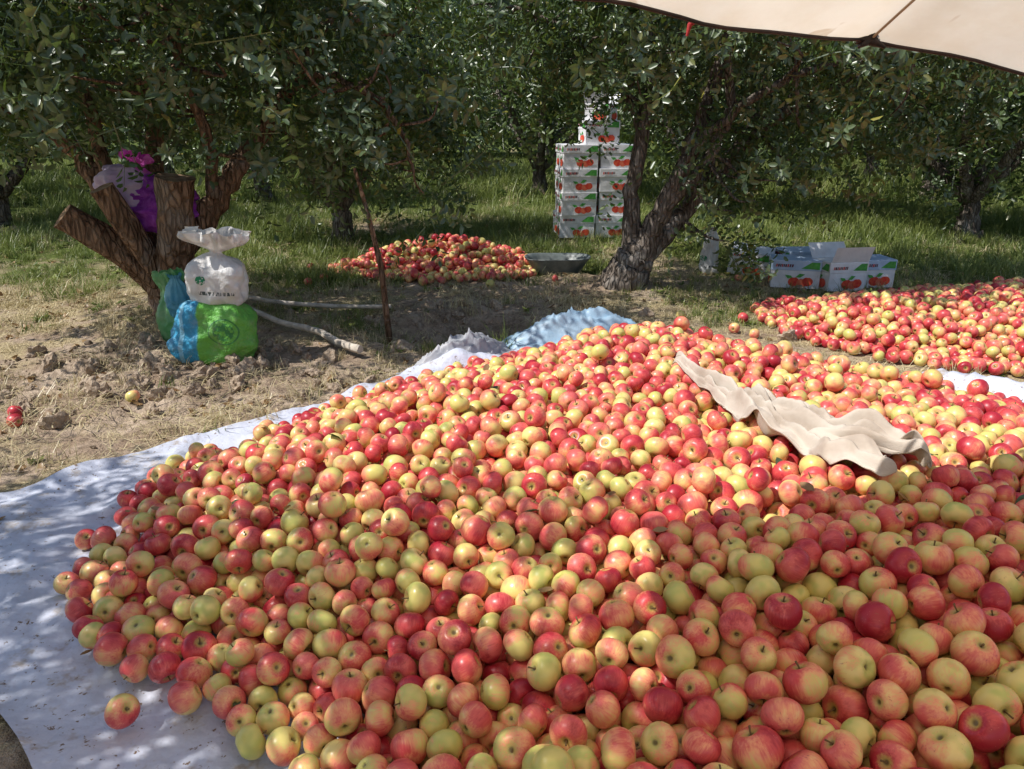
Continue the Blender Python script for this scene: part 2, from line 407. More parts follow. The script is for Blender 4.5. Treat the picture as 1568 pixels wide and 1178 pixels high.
# ------------------------------------------------------------ foliage (leaf-level mesh)
m,nt=mat('apple_leaf');n=N(nt)
rnd=n.new('ShaderNodeAttribute',attribute_name='rnd').outputs['Fac'];geo=n.new('ShaderNodeNewGeometry')
c=n.mix(rnd,(.032,.066,.016),(.105,.155,.036))
c=n.mix(n.ramp(n.math('FRACT',n.math('MULTIPLY',rnd,13.7)),.94,.98),c,(.26,.24,.045))
c=n.mix(n.math('MULTIPLY',geo.outputs['Backfacing'],.4),c,(.13,.17,.10))
n.bsdf(c,.36,.65,None,.20,n.mix(.5,c,(.20,.30,.03)),sheen=.055)
LEAF=m
def leaf_template(k):
    rd=random.Random(100+k);V_=[];F_=[];ids=[]
    L=.34+.08*rd.random();bend=rd.uniform(-.25,.25)
    def pt(f):return Vector((bend*L*f*f,.1*L*math.sin(3*f),L*f))
    for s in range(3):
        a,b=pt(s/3),pt((s+1)/3);w=.004*(1-s*.25);i0=len(V_)
        V_+= [a-Vector((w,0,0)),a+Vector((w,0,0)),b+Vector((w*.8,0,0)),b-Vector((w*.8,0,0))];F_.append((i0,i0+1,i0+2,i0+3));ids+=[0]*4
    nl=15+k%3
    for i in range(nl):
        f=.10+.90*i/(nl-1);ph=i*2.4+rd.uniform(-.4,.4)
        out=Vector((math.cos(ph),math.sin(ph),0));d=(out*rd.uniform(.7,1.1)+Vector((0,0,rd.uniform(-.1,.8)))+Vector((0,0,1.2 if i==nl-1 else 0))).normalized()
        o=pt(f)+d*.018;up=Vector((rd.uniform(-.5,.5),rd.uniform(-.5,.5),1))
        s=d.cross(up).normalized();u=s.cross(d);LL=rd.uniform(.052,.082);W=rd.uniform(.028,.042);cu=rd.uniform(-.05,.35)
        i0=len(V_)
        def q(f,w,sg):return o+d*LL*f+u*(-cu*LL*f*f+.2*W*w)+s*sg*W*.5*w
        V_+= [o,q(.30,.95,-1),q(.74,.85,-1),o+d*LL+u*(-cu*LL),q(.74,.85,1),q(.30,.95,1)]
        F_+= [(i0,i0+1,i0+2,i0+3),(i0,i0+3,i0+4,i0+5)];ids+=[i+1]*6
    return np.array([tuple(v) for v in V_]),np.array(F_,int),np.array(ids)
TW=[leaf_template(k) for k in range(6)]
def foliage(name,P,D,scl,parent=None):
    P=np.asarray(P);n=len(P);D=D/np.linalg.norm(D,axis=1)[:,None]
    th=np.arccos(np.clip(D[:,2],-1,1));ph=np.arctan2(D[:,1],D[:,0]);sp=rng.uniform(0,6.28,n);kk=rng.integers(0,6,n)
    AV=[];AF=[];AR=[];base=0
    for k,(tv,tf,ti) in enumerate(TW):
        s=np.where(kk==k)[0]
        if len(s)==0:continue
        v=np.repeat(tv[None],len(s),0)
        c,si=np.cos(sp[s])[:,None],np.sin(sp[s])[:,None];x=v[:,:,0]*c-v[:,:,1]*si;y=v[:,:,0]*si+v[:,:,1]*c;z=v[:,:,2]
        c,si=np.cos(th[s])[:,None],np.sin(th[s])[:,None];x,z=x*c+z*si,-x*si+z*c
        c,si=np.cos(ph[s])[:,None],np.sin(ph[s])[:,None];x,y=x*c-y*si,x*si+y*c
        sc=scl[s][:,None]
        AV.append(np.stack([x*sc+P[s,0][:,None],y*sc+P[s,1][:,None],z*sc+P[s,2][:,None]],2).reshape(-1,3))
        AF.append((tf[None]+ (np.arange(len(s))*len(tv))[:,None,None]).reshape(-1,4)+base);base+=len(s)*len(tv)
        lr=rng.random((len(s),ti.max()+1));tw=rng.random(len(s))[:,None]
        AR.append(np.clip(.5*lr[:,ti]+.5*tw,0,1).ravel())
    V_=np.concatenate(AV).astype(np.float32);F_=np.concatenate(AF).astype(np.int32);R_=np.concatenate(AR).astype(np.float32)
    me=bpy.data.meshes.new(name);me.vertices.add(len(V_));me.vertices.foreach_set('co',V_.ravel())
    me.loops.add(F_.size);me.loops.foreach_set('vertex_index',F_.ravel())
    me.polygons.add(len(F_));me.polygons.foreach_set('loop_start',np.arange(0,F_.size,4,dtype=np.int32))
    me.update(calc_edges=True)
    a=me.attributes.new('rnd','FLOAT','POINT');a.data.foreach_set('value',R_)
    me.materials.append(LEAF)
    o=bpy.data.objects.new(name,me);COL.objects.link(o)
    if parent:o.parent=parent
    return o

# ------------------------------------------------------------ bark and trees
def bark_mat(name,c1,c2,c3):
    m,nt=mat(name);n=N(nt);co=n.coord()
    st=n.mapping(co,(1,1,.28))
    a=n.noise(st,14,4,.7,.6);b=n.noise(co,4,3)
    vo=n.new('ShaderNodeTexVoronoi',feature='DISTANCE_TO_EDGE');n.put(vo.inputs['Vector'],st);vo.inputs['Scale'].default_value=26
    c=n.mix(n.ramp(a,.35,.65),c1,c2);c=n.mix(n.ramp(b,.52,.7),c,c3)
    c=n.mix(n.ramp(vo.outputs[0],0,.10,.45,0),c,(.04,.028,.02))
    h=n.math('ADD',a,n.ramp(vo.outputs[0],0,.2,0,.6))
    n.bsdf(c,.9,.15,n.bump(h,1.0,.03));return m
BARK=bark_mat('bark_brown',(.15,.088,.055),(.37,.24,.16),(.30,.235,.19))
BARK2=bark_mat('bark_grey',(.10,.078,.062),(.26,.22,.185),(.35,.32,.285))
WOOD=simple('cut_wood',(.22,.135,.085),(.42,.30,.19),18,.85,.2,.5,60)
class Tubes:
    def __init__(s):s.v=[];s.f=[];s.m=[]
    def add(s,pts,rad,seg=8,cap=True,lump=0.0,capmat=0,seed=0):
        pts=[Vector(p) for p in pts];n=len(pts);base=len(s.v)
        ref=Vector((.3,.9,.1))
        for i,p in enumerate(pts):
            t=(pts[min(i+1,n-1)]-pts[max(i-1,0)]).normalized()
            a=t.cross(ref)
            if a.length<.05:a=t.cross(Vector((1,0,0)))
            a.normalize();b=t.cross(a)
            for q in range(seg):
                ph=2*math.pi*q/seg
                k=1+lump*(.8*math.sin(3*ph+seed+i*.35)+.6*math.sin(5*ph-i*.5+seed*2)+.5*(random.random()-.5))
                s.v.append(p+(a*math.cos(ph)+b*math.sin(ph))*rad[i]*k)
        for i in range(n-1):
            for q in range(seg):
                q2=(q+1)%seg
                s.f.append((base+i*seg+q,base+i*seg+q2,base+(i+1)*seg+q2,base+(i+1)*seg+q));s.m.append(0)
        if cap:
            b0=len(s.v)
            for q in range(seg): s.v.append(s.v[base+(n-1)*seg+q].copy())
            ax=(pts[-1]-pts[-2]).normalized();s.v.append(pts[-1]-ax*rad[-1]*.12)
            for q in range(seg):
                s.f.append((b0+q,b0+(q+1)%seg,b0+seg));s.m.append(capmat)
            s.f.append(tuple(base+q for q in reversed(range(seg))));s.m.append(0)
    def obj(s,name,mats,parent=None):
        return mesh_obj(name,s.v,s.f,mats,True,parent,s.m)
def smooth_path(ctrl,n=5):
    out=[];L=len(ctrl);c=[np.array(p,float) for p in ctrl]
    for i in range(L-1):
        p0=c[max(i-1,0)];p1=c[i];p2=c[i+1];p3=c[min(i+2,L-1)]
        for s in range(n):
            t=s/n;out.append(.5*((2*p1)+(-p0+p2)*t+(2*p0-5*p1+4*p2-p3)*t*t+(-p0+3*p1-3*p2+p3)*t**3))
    out.append(c[-1]);return out
def tree(name,limbs,crown,nclump,ntw,tscale=1.0,bark=None,stumps=(),extra=(),csig=.27,gaps=()):
    T=Tubes();LP=[]
    for li,(ctrl) in enumerate(limbs):
        p=smooth_path(ctrl,6);pts=[q[:3] for q in p];rad=[max(.006,q[3]) for q in p]
        pts=[np.array(q)+rng.normal(0,.012,3)*(min(1,i/4)) for i,q in enumerate(pts)]
        T.add(pts,rad,14 if rad[0]>.08 else 8,True,.07 if rad[0]>.08 else .03,0,li)
        LP+= [(Vector(a),b) for a,b in zip(pts,rad)][4:]
    for ctrl in stumps:
        p=smooth_path(ctrl,7);T.add([q[:3] for q in p],[q[3] for q in p],20,True,.11,1,len(p)+ctrl[0][0])
    kd=kdtree.KDTree(len(LP))
    for i,(p,r) in enumerate(LP):kd.insert(p,i)
    kd.balance()
    C=[];tot=sum(c[1][0]*c[1][1]*c[1][2] for c in crown)
    for (cc,cr) in crown:
        k=int(nclump*cr[0]*cr[1]*cr[2]/tot)
        for _ in range(k):
            v=rng.normal(size=3);v/=np.linalg.norm(v);v*=rng.uniform(.30,1)**.6
            C.append((np.array(cc)+v*np.array(cr),False))
    C+= [(np.array(e),True) for e in extra]
    P=[];D=[]
    for c,ex in C:
        if not ex and any(np.linalg.norm((c-np.array(g[0]))/np.array(g[1]))<1 for g in gaps): continue
        co,i,d=kd.find(Vector(c));a=Vector(co);b=Vector(c)
        if d>.05:
            mid=(a+b)/2+Vector(rng.normal(0,.12*d,3));mid.z-=.06*d
            pp=smooth_path([(*a,0),(*mid,0),(*b,0)],4)
            r0=min(LP[i][1]*.7,.012+.012*d)
            T.add([q[:3] for q in pp],list(np.linspace(r0,.005,len(pp))),5,False,.0)
        sz=rng.uniform(.6,1.3);k=int(ntw*sz*(.7 if ex else 1))
        if ex:sz*=.7
        off=rng.normal(0,csig*sz,(k,3));off[:,2]*=.8
        P.append(c+off)
        dd=off/ (np.linalg.norm(off,axis=1)[:,None]+1e-6)+rng.normal(0,.55,(k,3));dd[:,2]+=rng.choice([.6,-.2],k)
        D.append(dd)
    P=np.concatenate(P);D=np.concatenate(D)
    o=T.obj(name,[bark or BARK,WOOD])
    foliage('foliage',P,D,rng.uniform(.75,1.25,len(P))*tscale,parent=o)
    return o

# big pruned tree at the left, with sawn-off limbs
tree('apple_tree',[
 [(-2.5,5.62,-.1,.22),(-2.56,5.6,.12,.155),(-2.58,5.6,.35,.145),(-2.62,5.6,.5,.12)],
 [(-2.6,5.65,.4,.11),(-2.9,5.72,.85,.085),(-3.22,5.8,1.3,.065),(-3.6,5.7,1.8,.045),(-3.9,5.5,2.4,.03)],
 [(-2.95,5.72,.9,.06),(-3.0,5.8,1.3,.05),(-3.1,5.9,1.8,.04),(-3.0,6.0,2.5,.02)],
 [(-2.55,5.65,.45,.11),(-2.2,5.65,.86,.09),(-1.98,5.75,1.15,.07),(-1.6,5.8,1.65,.05),(-1.2,5.7,2.2,.03)],
 [(-2.6,5.8,.5,.09),(-2.75,6.1,1.2,.07),(-2.7,6.3,1.9,.05),(-2.5,6.5,2.8,.03)],
 [(-2.15,5.6,.95,.045),(-2.1,5.5,1.4,.038),(-2.2,5.4,1.9,.03),(-2.0,5.3,2.6,.018)],
 [(-1.6,5.8,1.65,.04),(-1.2,5.5,1.75,.03),(-.8,5.35,1.5,.02),(-.65,5.3,1.15,.01)]],
 [((-2.7,5.75,2.35),(2.3,1.45,1.02))],132,17,.92,
 stumps=[[(-2.58,5.58,.30,.11),(-2.78,5.42,.58,.10),(-3.05,5.24,.86,.095)],
         [(-2.58,5.54,.36,.10),(-2.66,5.36,.72,.082),(-2.76,5.26,1.04,.08)],
         [(-2.50,5.52,.35,.13),(-2.38,5.42,.70,.12),(-2.34,5.4,.9,.115),(-2.31,5.38,1.10,.13)],
         [(-2.50,5.5,.25,.07),(-2.46,5.38,.36,.065),(-2.44,5.32,.38,.06)]],
 gaps=[((-2.6,5.1,.9),(1.0,1.2,.75)),((-3.6,5.2,.9),(1.2,1.2,.7))],
 extra=[(-.75,5.4,1.15),(-.6,5.3,1.0),(-1.0,5.5,1.35),(-.9,5.3,1.2),(-1.5,5.5,1.35),(-1.3,5.2,1.6),(-.5,5.5,1.6),(-3.9,5.2,1.7),(-3.3,5.0,1.9),(-1.75,5.4,1.25),(-2.9,5.1,1.75),(-2.3,5.0,1.7),(-1.8,5.0,1.8),(-3.6,4.9,1.5),(-.8,5.6,1.9)])
# tree right of centre
tree('apple_tree',[
 [(.98,6.75,-.1,.27),(1.0,6.72,.1,.205),(1.08,6.7,.3,.17),(1.14,6.7,.40,.13)],
 [(1.1,6.7,.3,.12),(1.25,6.68,.65,.09),(1.45,6.65,1.12,.07),(1.6,6.7,1.6,.058),(1.75,6.8,2.2,.045),(1.8,6.9,3,.02)],
 [(1.06,6.72,.33,.10),(1.04,6.75,.8,.07),(1.1,6.8,1.4,.058),(1.2,6.9,2.0,.045),(.9,7,2.9,.02)],
 [(1.13,6.75,.3,.11),(1.5,6.9,.68,.08),(1.92,7.0,1.15,.065),(2.35,7.1,1.5,.05),(3.1,7.2,1.9,.035),(3.8,7.2,2.3,.02)],
 [(1.3,6.65,.75,.055),(1.62,6.6,1.15,.048),(1.75,6.5,1.6,.04),(1.6,6.3,2.2,.025)],
 [(1.12,6.75,1.3,.04),(.9,6.9,1.8,.03),(.4,7,2.2,.025),(-.1,7,2.4,.015)],
 [(1.45,6.65,1.12,.045),(1.7,6.4,1.5,.035),(2.3,6.2,1.85,.03),(3.2,6.0,2.0,.02)]],
 [((2.0,7.0,2.38),(2.5,1.6,1.08))],140,16,.92,bark=BARK2,
 gaps=[((.75,6.6,1.2),(.65,1.6,.58)),((3.0,6.5,.9),(2.0,1.5,.3))],
 extra=[(1.85,6.5,.75),(1.95,6.55,.95),(1.75,6.6,.6),(1.85,6.5,.5),(2.1,6.7,1.15),(2.5,6.6,1.15),(2.9,6.8,1.2),(2.2,6.4,1.0),(1.75,6.5,1.25),(3.4,6.9,1.4),(3.6,6.6,1.2),(2.0,6.4,.85),(2.4,6.5,1.35),(3.0,6.4,1.5)])
def generic(name,x,y,s=1.0,ncl=52,ntw=12,tsc=1.6,zc=2.5,rad=2.1,zr=1.5):
    z0=float(gz(x,y));L=[]
    lean=rng.uniform(-.15,.15)
    L.append([(x,y,z0-.1,.22*s),(x+lean*.3,y,z0+.15,.15*s),(x+lean,y,z0+.55*s,.11*s)])
    k=5
    for i in range(k):
        a=6.283*i/k+rng.uniform(-.4,.4);R=rng.uniform(1.2,1.9)*s
        L.append([(x+lean,y,z0+.42*s,.085*s),(x+lean+R*.35*math.cos(a),y+R*.35*math.sin(a),z0+1.1*s,.06*s),
                  (x+R*.7*math.cos(a),y+R*.7*math.sin(a),z0+1.9*s,.04*s),(x+R*math.cos(a),y+R*math.sin(a),z0+2.8*s,.02)])
    L.append([(x+lean,y,z0+.45*s,.08*s),(x+.1,y,z0+1.6*s,.05*s),(x-.1,y,z0+3*s,.03)])
    return tree(name,L,[((x,y,z0+zc*s),(rad*s,(rad-.2)*s,zr*s))],ncl,ntw,tsc,bark=BARK2,csig=.33)
generic('apple_tree',-2.2,10.0,.95,95,15,1.2,zc=2.35,rad=1.65,zr=1.35)
generic('apple_tree',6.2,10.4,1.0,105,15,1.25,zc=2.3)
generic('apple_tree',3.4,13.2,1.05,95,14,1.4,zc=2.3,zr=1.6)
generic('apple_tree',-7.6,11.4,1.0,80,14,1.4)
generic('apple_tree',-4.9,15.5,1.1,70,13);generic('apple_tree',.6,17.0,1.1,70,13);generic('apple_tree',8.2,15.4,1.15,70,13);generic('apple_tree',11.2,12,1.1,70,13)
generic('apple_tree',-11.5,15,1.15)
for x,y in [(-9,20.5),(-3.2,22),(4.4,20.6),(9.6,21),(14.5,18),(-15,20.5)]:generic('apple_tree',x,y,1.3,64,12,1.8)
for x,y in [(-12,27.5),(-6.2,28),(.6,28.5),(7,28),(13.5,27.5),(20,27)]:generic('apple_tree',x+rng.uniform(-.6,.6),y,1.5,62,12,2.1)
generic('apple_tree',-3.55,.75,.95,92,16,1.05,zc=2.75,rad=1.95,zr=1.25)  # unseen tree out of frame, placed to cast the dappled shade
generic('apple_tree',-3.2,-2.6,.95,60,14,1.1,zc=2.75,rad=1.9,zr=1.25)  # second unseen tree, added to widen that shade
k=11000
dx=rng.uniform(-42,42,k);dy=rng.uniform(34,41,k)
zt=6.4+3.0*(fbm(dx*.25,dy*.1,120)-.3)
dz=.3+rng.random(k)**.9*zt
foliage('distant_trees',np.column_stack([dx,dy,dz]),rng.normal(size=(k,3)),rng.uniform(2.6,4.0,k))

# ------------------------------------------------------------ grass, straw, clods
def grass_mat(name,a,b,tr=.3):
    m,nt=mat(name);n=N(nt);rnd=n.new('ShaderNodeObjectInfo').outputs['Random']
    n.bsdf(n.mix(rnd,a,b),.4,.3,None,tr,sheen=.03);return m
GG=grass_mat('grass_green',(.09,.14,.028),(.30,.34,.09));GD=grass_mat('grass_dry',(.40,.33,.17),(.68,.58,.36),.2)
GL=grass_mat('dead_leaf',(.20,.11,.05),(.38,.25,.12),.1)
def leaf(bm,o,d,up,L,W,curl):
    d=d.normalized();s=d.cross(up)
    if s.length<1e-3:s=Vector((1,0,0))
    s.normalize();u=s.cross(d)
    fr=[(0,.0),(.28,.85),(.62,1.0),(.86,.55),(1,.0)]
    mid=[bm.verts.new(o+d*L*f+u*(-curl*L*f*f)) for f,_ in fr]
    for sg in(-1,1):
        side=[None]+[bm.verts.new(o+d*L*f+u*(-curl*L*f*f+.16*W*w)+s*sg*W*.5*w) for f,w in fr[1:4]]+[None]
        for k in range(4):
            a=[mid[k]]
            if side[k]:a.append(side[k])
            if side[k+1]:a.append(side[k+1])
            a.append(mid[k+1])
            if sg>0:a=a[::-1]
            fc=bm.faces.new(a);fc.smooth=True
def tuft(k,M,nb,hh,spread,flat=False):
    rnd=random.Random(k);bm=bmesh.new()
    for i in range(nb):
        a=rnd.uniform(0,6.28);o=Vector((rnd.gauss(0,spread),rnd.gauss(0,spread),0));d=Vector((math.cos(a),math.sin(a),0));s=Vector((-d.y,d.x,0))
        H=hh*rnd.uniform(.5,1.2);B=H*rnd.uniform(.2,.9);w=rnd.uniform(.002,.0045);prev=None
        if flat:B=H*1.3;H=.02+.02*rnd.random()
        for q in range(3):
            f=q/2;p=o+d*B*f*f+Vector((0,0,H*(f if not flat else math.sin(f*2.5))));ww=w*(1-f*.85)
            row=(bm.verts.new(p-s*ww),bm.verts.new(p+s*ww))
            if prev:bm.faces.new((prev[0],prev[1],row[1],row[0]))
            prev=row
    me=bpy.data.meshes.new('tuft');bm.to_mesh(me);bm.free();me.materials.append(M);return me
def broad(k):
    rnd=random.Random(k);bm=bmesh.new()
    for i in range(8):
        a=rnd.uniform(0,6.28);leaf(bm,Vector((rnd.gauss(0,.02),rnd.gauss(0,.02),.01)),Vector((math.cos(a),math.sin(a),rnd.uniform(.2,1.2))),Vector((0,0,1)),rnd.uniform(.04,.08),.028,.3)
    me=bpy.data.meshes.new('weed');bm.to_mesh(me);bm.free();me.materials.append(GG);return me
def deadleaf(k):
    rnd=random.Random(k);bm=bmesh.new()
    for i in range(3):
        a=rnd.uniform(0,6.28);leaf(bm,Vector((rnd.gauss(0,.06),rnd.gauss(0,.06),.01)),Vector((math.cos(a),math.sin(a),rnd.uniform(-.1,.3))),Vector((rnd.gauss(0,.4),rnd.gauss(0,.4),1)),.06,.035,rnd.uniform(-.6,.6))
    me=bpy.data.meshes.new('dl');bm.to_mesh(me);bm.free();me.materials.append(GL);return me
C_GR=collection_of('grass_tufts',[tuft(1,GG,22,.10,.035),tuft(2,GG,20,.15,.03),broad(3),tuft(4,GD,18,.10,.04),tuft(5,GD,14,.15,.06,True),tuft(6,GD,14,.10,.07,True),deadleaf(7)])
def ground_scatter(name,n,x0,x1,y0,y1,s0,s1):
    x=rng.uniform(x0,x1,n);y=rng.uniform(y0,y1,n);g=greenness(x,y)
    bare=sstep(.40,.60,fbm(x*1.4,y*1.4,140))*(1-g)*.85
    bare=np.maximum(bare,soil(x,y)*.70)
    ok=(polydist(x,y,TARP)<-.0)&(polydist(x,y,P3)<.0)&(polydist(x,y,P2)<.0)&(rng.random(n)>bare)&(np.abs(x)<y*.78+1.2)
    ok&=(np.abs(x-.45)>.38)|(np.abs(y-7.5)>.30)
    x,y,g=x[ok],y[ok],g[ok];n=len(x)
    gg=rng.random(n)<np.clip((g-.18)*1.25,.04,.88)
    idx=np.where(gg,rng.choice([0,0,1,2],n),rng.choice([3,4,5,5,4,6],n))
    z=gz(x,y)-.003
    sc=rng.uniform(s0,s1,n)*(.45+1.0*fbm(x*.8,y*.8,141))*np.where(gg,.70+.5*g,.9)
    scatter(name,C_GR,np.column_stack([x,y,z]),np.column_stack([rng.normal(0,.15,n),rng.normal(0,.15,n),rng.uniform(0,6.28,n)]),sc,idx)
ground_scatter('grass',14000,-5,5.5,3.0,8.0,.6,1.15)
ground_scatter('grass',12000,-8,9,8.0,14,.8,1.4)
ground_scatter('grass',6500,-16,16,14,30,1.6,2.6)
CL=simple('dry_clay',(.28,.205,.145),(.50,.40,.30),2,.95,.1,.9,6)
def clod(k):
    bm=bmesh.new();bmesh.ops.create_icosphere(bm,subdivisions=3,radius=1)
    o=Vector((k*5.1,0,0))
    for v in bm.verts:
        d=mnoise.noise(v.co*1.1+o)*.55+mnoise.noise(v.co*3+o)*.35+mnoise.noise(v.co*8+o)*.15;v.co*=1+d;v.co.z*=.6
    me=bpy.data.meshes.new('clod');bm.to_mesh(me);bm.free();me.materials.append(CL)
    return me
C_CL=collection_of('clods',[clod(k) for k in range(4)])
k=520
cx=np.concatenate([rng.normal(-2.0,.7,k),rng.normal(-.2,.5,220),rng.uniform(-4,3,160)]);cy=np.concatenate([rng.normal(4.4,.4,k),rng.normal(5.8,.3,220),rng.uniform(3.5,8,160)])
ok=(polydist(cx,cy,TARP)<-.05)&(polydist(cx,cy,P3)<-.05)&(polydist(cx,cy,P2)<-.05);cx,cy=cx[ok],cy[ok];k=len(cx)
cs=.006+.065*rng.random(k)**5
scatter('dirt_clods',C_CL,np.column_stack([cx,cy,gz(cx,cy)+cs*.1]),rng.uniform(0,6,(k,3)),cs,rng.integers(0,4,k))

# leaves lying on the pile and the sheet
k=90
lx=rng.uniform(-2,2.5,k);ly=rng.uniform(1.2,4.5,k)
kdp=kdtree.KDTree(len(MP))
for i,p in enumerate(MP):kdp.insert((p[0],p[1],0),i)
kdp.balance()
def top(x,y,R=.07):
    b=.03
    for co,i,d in kdp.find_range((x,y,0),R):
        b=max(b,MP[i,2]+math.sqrt(max(0,MR[i]**2-min(d,MR[i])**2)) if d<MR[i] else MP[i,2])
    return b
lp=[]
for a,b in zip(lx,ly):
    if polydist(np.array([a]),np.array([b]),TARP)[0]>.05: lp.append((a,b,top(a,b,.04)+.004))
def litter(k,M):
    rnd=random.Random(k);bm=bmesh.new()
    leaf(bm,Vector((-.03,0,0)),Vector((1,0,.1)),Vector((0,.3,1)),.07,.034,rnd.uniform(-.4,.5))
    me=bpy.data.meshes.new('leaf');bm.to_mesh(me);bm.free();me.materials.append(M);return me
C_LF=collection_of('loose_leaves',[litter(1,GL),litter(2,LEAF),litter(3,GL)])
k=len(lp);scatter('fallen_leaves',C_LF,lp,np.column_stack([rng.normal(0,.25,k),rng.normal(0,.25,k),rng.uniform(0,6,k)]),rng.uniform(.5,1.0,k),rng.integers(0,3,k))

# ------------------------------------------------------------ cloth sack on the pile
path=np.array(smooth_path([(.78,3.44),(.86,3.14),(.95,2.88),(1.05,2.66),(1.18,2.46),(1.27,2.26)],16))
nn=len(path);t=np.linspace(0,1,nn);W=.030+.26*sstep(.08,.75,t)*(1-.30*sstep(.85,1,t));M_=52
vv=[]
for i,p in enumerate(path):
    tg=path[min(i+1,nn-1)]-path[max(i-1,0)];tg/=np.linalg.norm(tg);nm=np.array([-tg[1],tg[0]])
    for j in range(M_):
        s=j/(M_-1)*2-1
        w=W[i]*(s+.10*math.sin(t[i]*14+s*2)+.14*(float(vn(t[i]*14,s*.8,5))-.5)+.18*(float(vn(t[i]*30,2,6))-.5)*s)
        q=p+nm*w*.62+tg*.07*(math.sin(s*5)+.6*math.sin(s*11+1))*t[i]
        vv.append((q[0],q[1],top(q[0],q[1],.05)))
vv=np.array(vv).reshape(nn,M_,3);z=vv[:,:,2]
for _ in range(7):
    z[1:-1]=(z[:-2]+2*z[1:-1]+z[2:])/4;z[:,1:-1]=(z[:,:-2]+2*z[:,1:-1]+z[:,2:])/4
S=np.linspace(-1,1,M_)[None,:];T_=t[:,None]
wa=2.5*(fbm(T_*3,S*1.2,207,3)-.5)
fold=1-np.abs(np.sin(S*4.5+3.0*wa+T_*4))
fold2=1-np.abs(np.sin(S*10+5*wa-T_*9))
z+= .020+.070*fold**2*sstep(0,.3,T_)+.028*fold2**3*sstep(.2,.6,T_)+.05*(fbm(T_*12+S*0,S*4,200)-.4)+.04*np.exp(-((S-.1)/.35)**2)*(1-T_)
m,nt=mat('canvas');n=N(nt);co=n.coord()
c=n.mix(n.ramp(n.noise(co,7,4),.35,.7),(.64,.57,.49),(.48,.40,.33))
n.bsdf(c,.9,.1,n.bump(n.math('ADD',n.noise(co,25,4),n.noise(co,350,2)),.4,.01),.08)
o=mesh_obj('cloth_sack',vv.reshape(-1,3),grid_faces(M_,nn),[m])
md=o.modifiers.new('s','SOLIDIFY');md.thickness=.006
md=o.modifiers.new('ss','SUBSURF');md.levels=1;md.render_levels=1

# ------------------------------------------------------------ bags
def bag(name,loc,prof,rx,ry,mt,seg=72,boxy=.5,wr=.05,seed=0,tilt=(0,0,0),parent=None):
    pr=smooth_path(prof,9);v=[]
    for (z,r,pl) in pr:
        for i in range(seg):
            a=2*math.pi*i/seg;c,s=math.cos(a),math.sin(a)
            k=(abs(c)**(2/boxy)+abs(s)**(2/boxy))**(-boxy/2) if boxy<1 else 1
            p=Vector((rx*c*k*r,ry*s*k*r,z));q=p*9+Vector((seed*3.1,seed,0))
            rid=1-abs(mnoise.noise(p*14+Vector((seed,0,seed*2))))*2
            w=1+wr*(mnoise.noise(q)*1.3+.35*rid+.3*mnoise.noise(p*34+Vector((0,seed,0))))+pl*(.55*math.sin(a*9+z*20+2*mnoise.noise(q))+.5*math.sin(a*14+2)+1.2*mnoise.noise(Vector((c*4,s*4,seed))))
            v.append((p.x*w,p.y*w,z+wr*.12*mnoise.noise(q*.7+Vector((9,9,9)))+pl*.12*mnoise.noise(Vector((c*3,s*3,seed+5)))))
    f=grid_faces(seg,len(pr),True)
    f.append(tuple(reversed(range(seg))))
    if prof[-1][2]<.15:f.append(tuple((len(pr)-1)*seg+i for i in range(seg)))
    o=mesh_obj(name,v,f,[mt]);o.location=loc;o.rotation_euler=tilt
    if parent:o.parent=parent
    return o
m,nt=mat('woven_blue_green');n=N(nt);co=n.coord();sx=n.new('ShaderNodeSeparateXYZ');n.put(sx.inputs[0],co)
wob=n.noise(co,6,2);xx=n.math('ADD',sx.outputs[0],n.math('MULTIPLY',n.math('SUBTRACT',wob,.5),.05))
fr=n.ramp(xx,-.075,-.06)
c=n.mix(fr,(.035,.27,.46),(.13,.40,.06))
dv=n.vmath('LENGTH',n.vmath('MULTIPLY',n.vmath('ADD',co,(-.09,0,-.22)),(1,0,1.15)))
ring=n.math('MULTIPLY',n.ramp(dv,.080,.084),n.ramp(dv,.094,.090));ring2=n.ramp(dv,.065,.06)
pat=n.ramp(n.noise(co,45,2,.5),.47,.5)
c=n.mix(n.math('MULTIPLY',n.math('MULTIPLY',n.math('MAXIMUM',ring,n.math('MULTIPLY',ring2,pat)),fr),.8),c,(.03,.17,.05))
c=n.mix(n.ramp(n.math('ABSOLUTE',n.math('ADD',xx,.16)),.012,.015,.5,0),c,(.35,.6,.7))
c=n.mix(n.ramp(n.noise(co,7,5,.7),.5,.8,0,.5),c,(.42,.36,.27))
n.bsdf(c,.45,.35,n.bump(n.math('ADD',n.noise(co,14,4),n.math('MULTIPLY',n.noise(co,60,2),.3)),.7,.03));BG=m
gb=float(gz(-1.88,4.6))
bag('fertilizer_sack',(-1.88,4.62,gb-.02),[(0,.66,0),(.02,.90,0),(.10,1.02,0),(.22,1.0,0),(.31,.92,0),(.37,.76,.01),(.395,.3,.02)],.235,.17,BG,boxy=.48,wr=.14,seed=4,tilt=(-.08,.07,.12))
m,nt=mat('white_plastic');n=N(nt);co=n.coord();sx=n.new('ShaderNodeSeparateXYZ');n.put(sx.inputs[0],co)
c=n.mix(n.ramp(n.noise(co,8,4),.4,.7),(.78,.77,.75),(.60,.57,.54))
dv=n.vmath('LENGTH',n.vmath('MULTIPLY',n.vmath('ADD',co,(.07,0,-.17)),(1,0,1)))
pr=n.math('MULTIPLY',n.ramp(dv,.03,.028),n.ramp(n.noise(co,60,1),.45,.5,.3,1))
c=n.mix(pr,c,(.02,.22,.10))
bx=n.math('MULTIPLY',n.ramp(n.math('ABSOLUTE',n.math('ADD',sx.outputs[2],-.09)),.012,.010),n.ramp(n.math('ABSOLUTE',n.math('ADD',sx.outputs[0],-.02)),.11,.10))
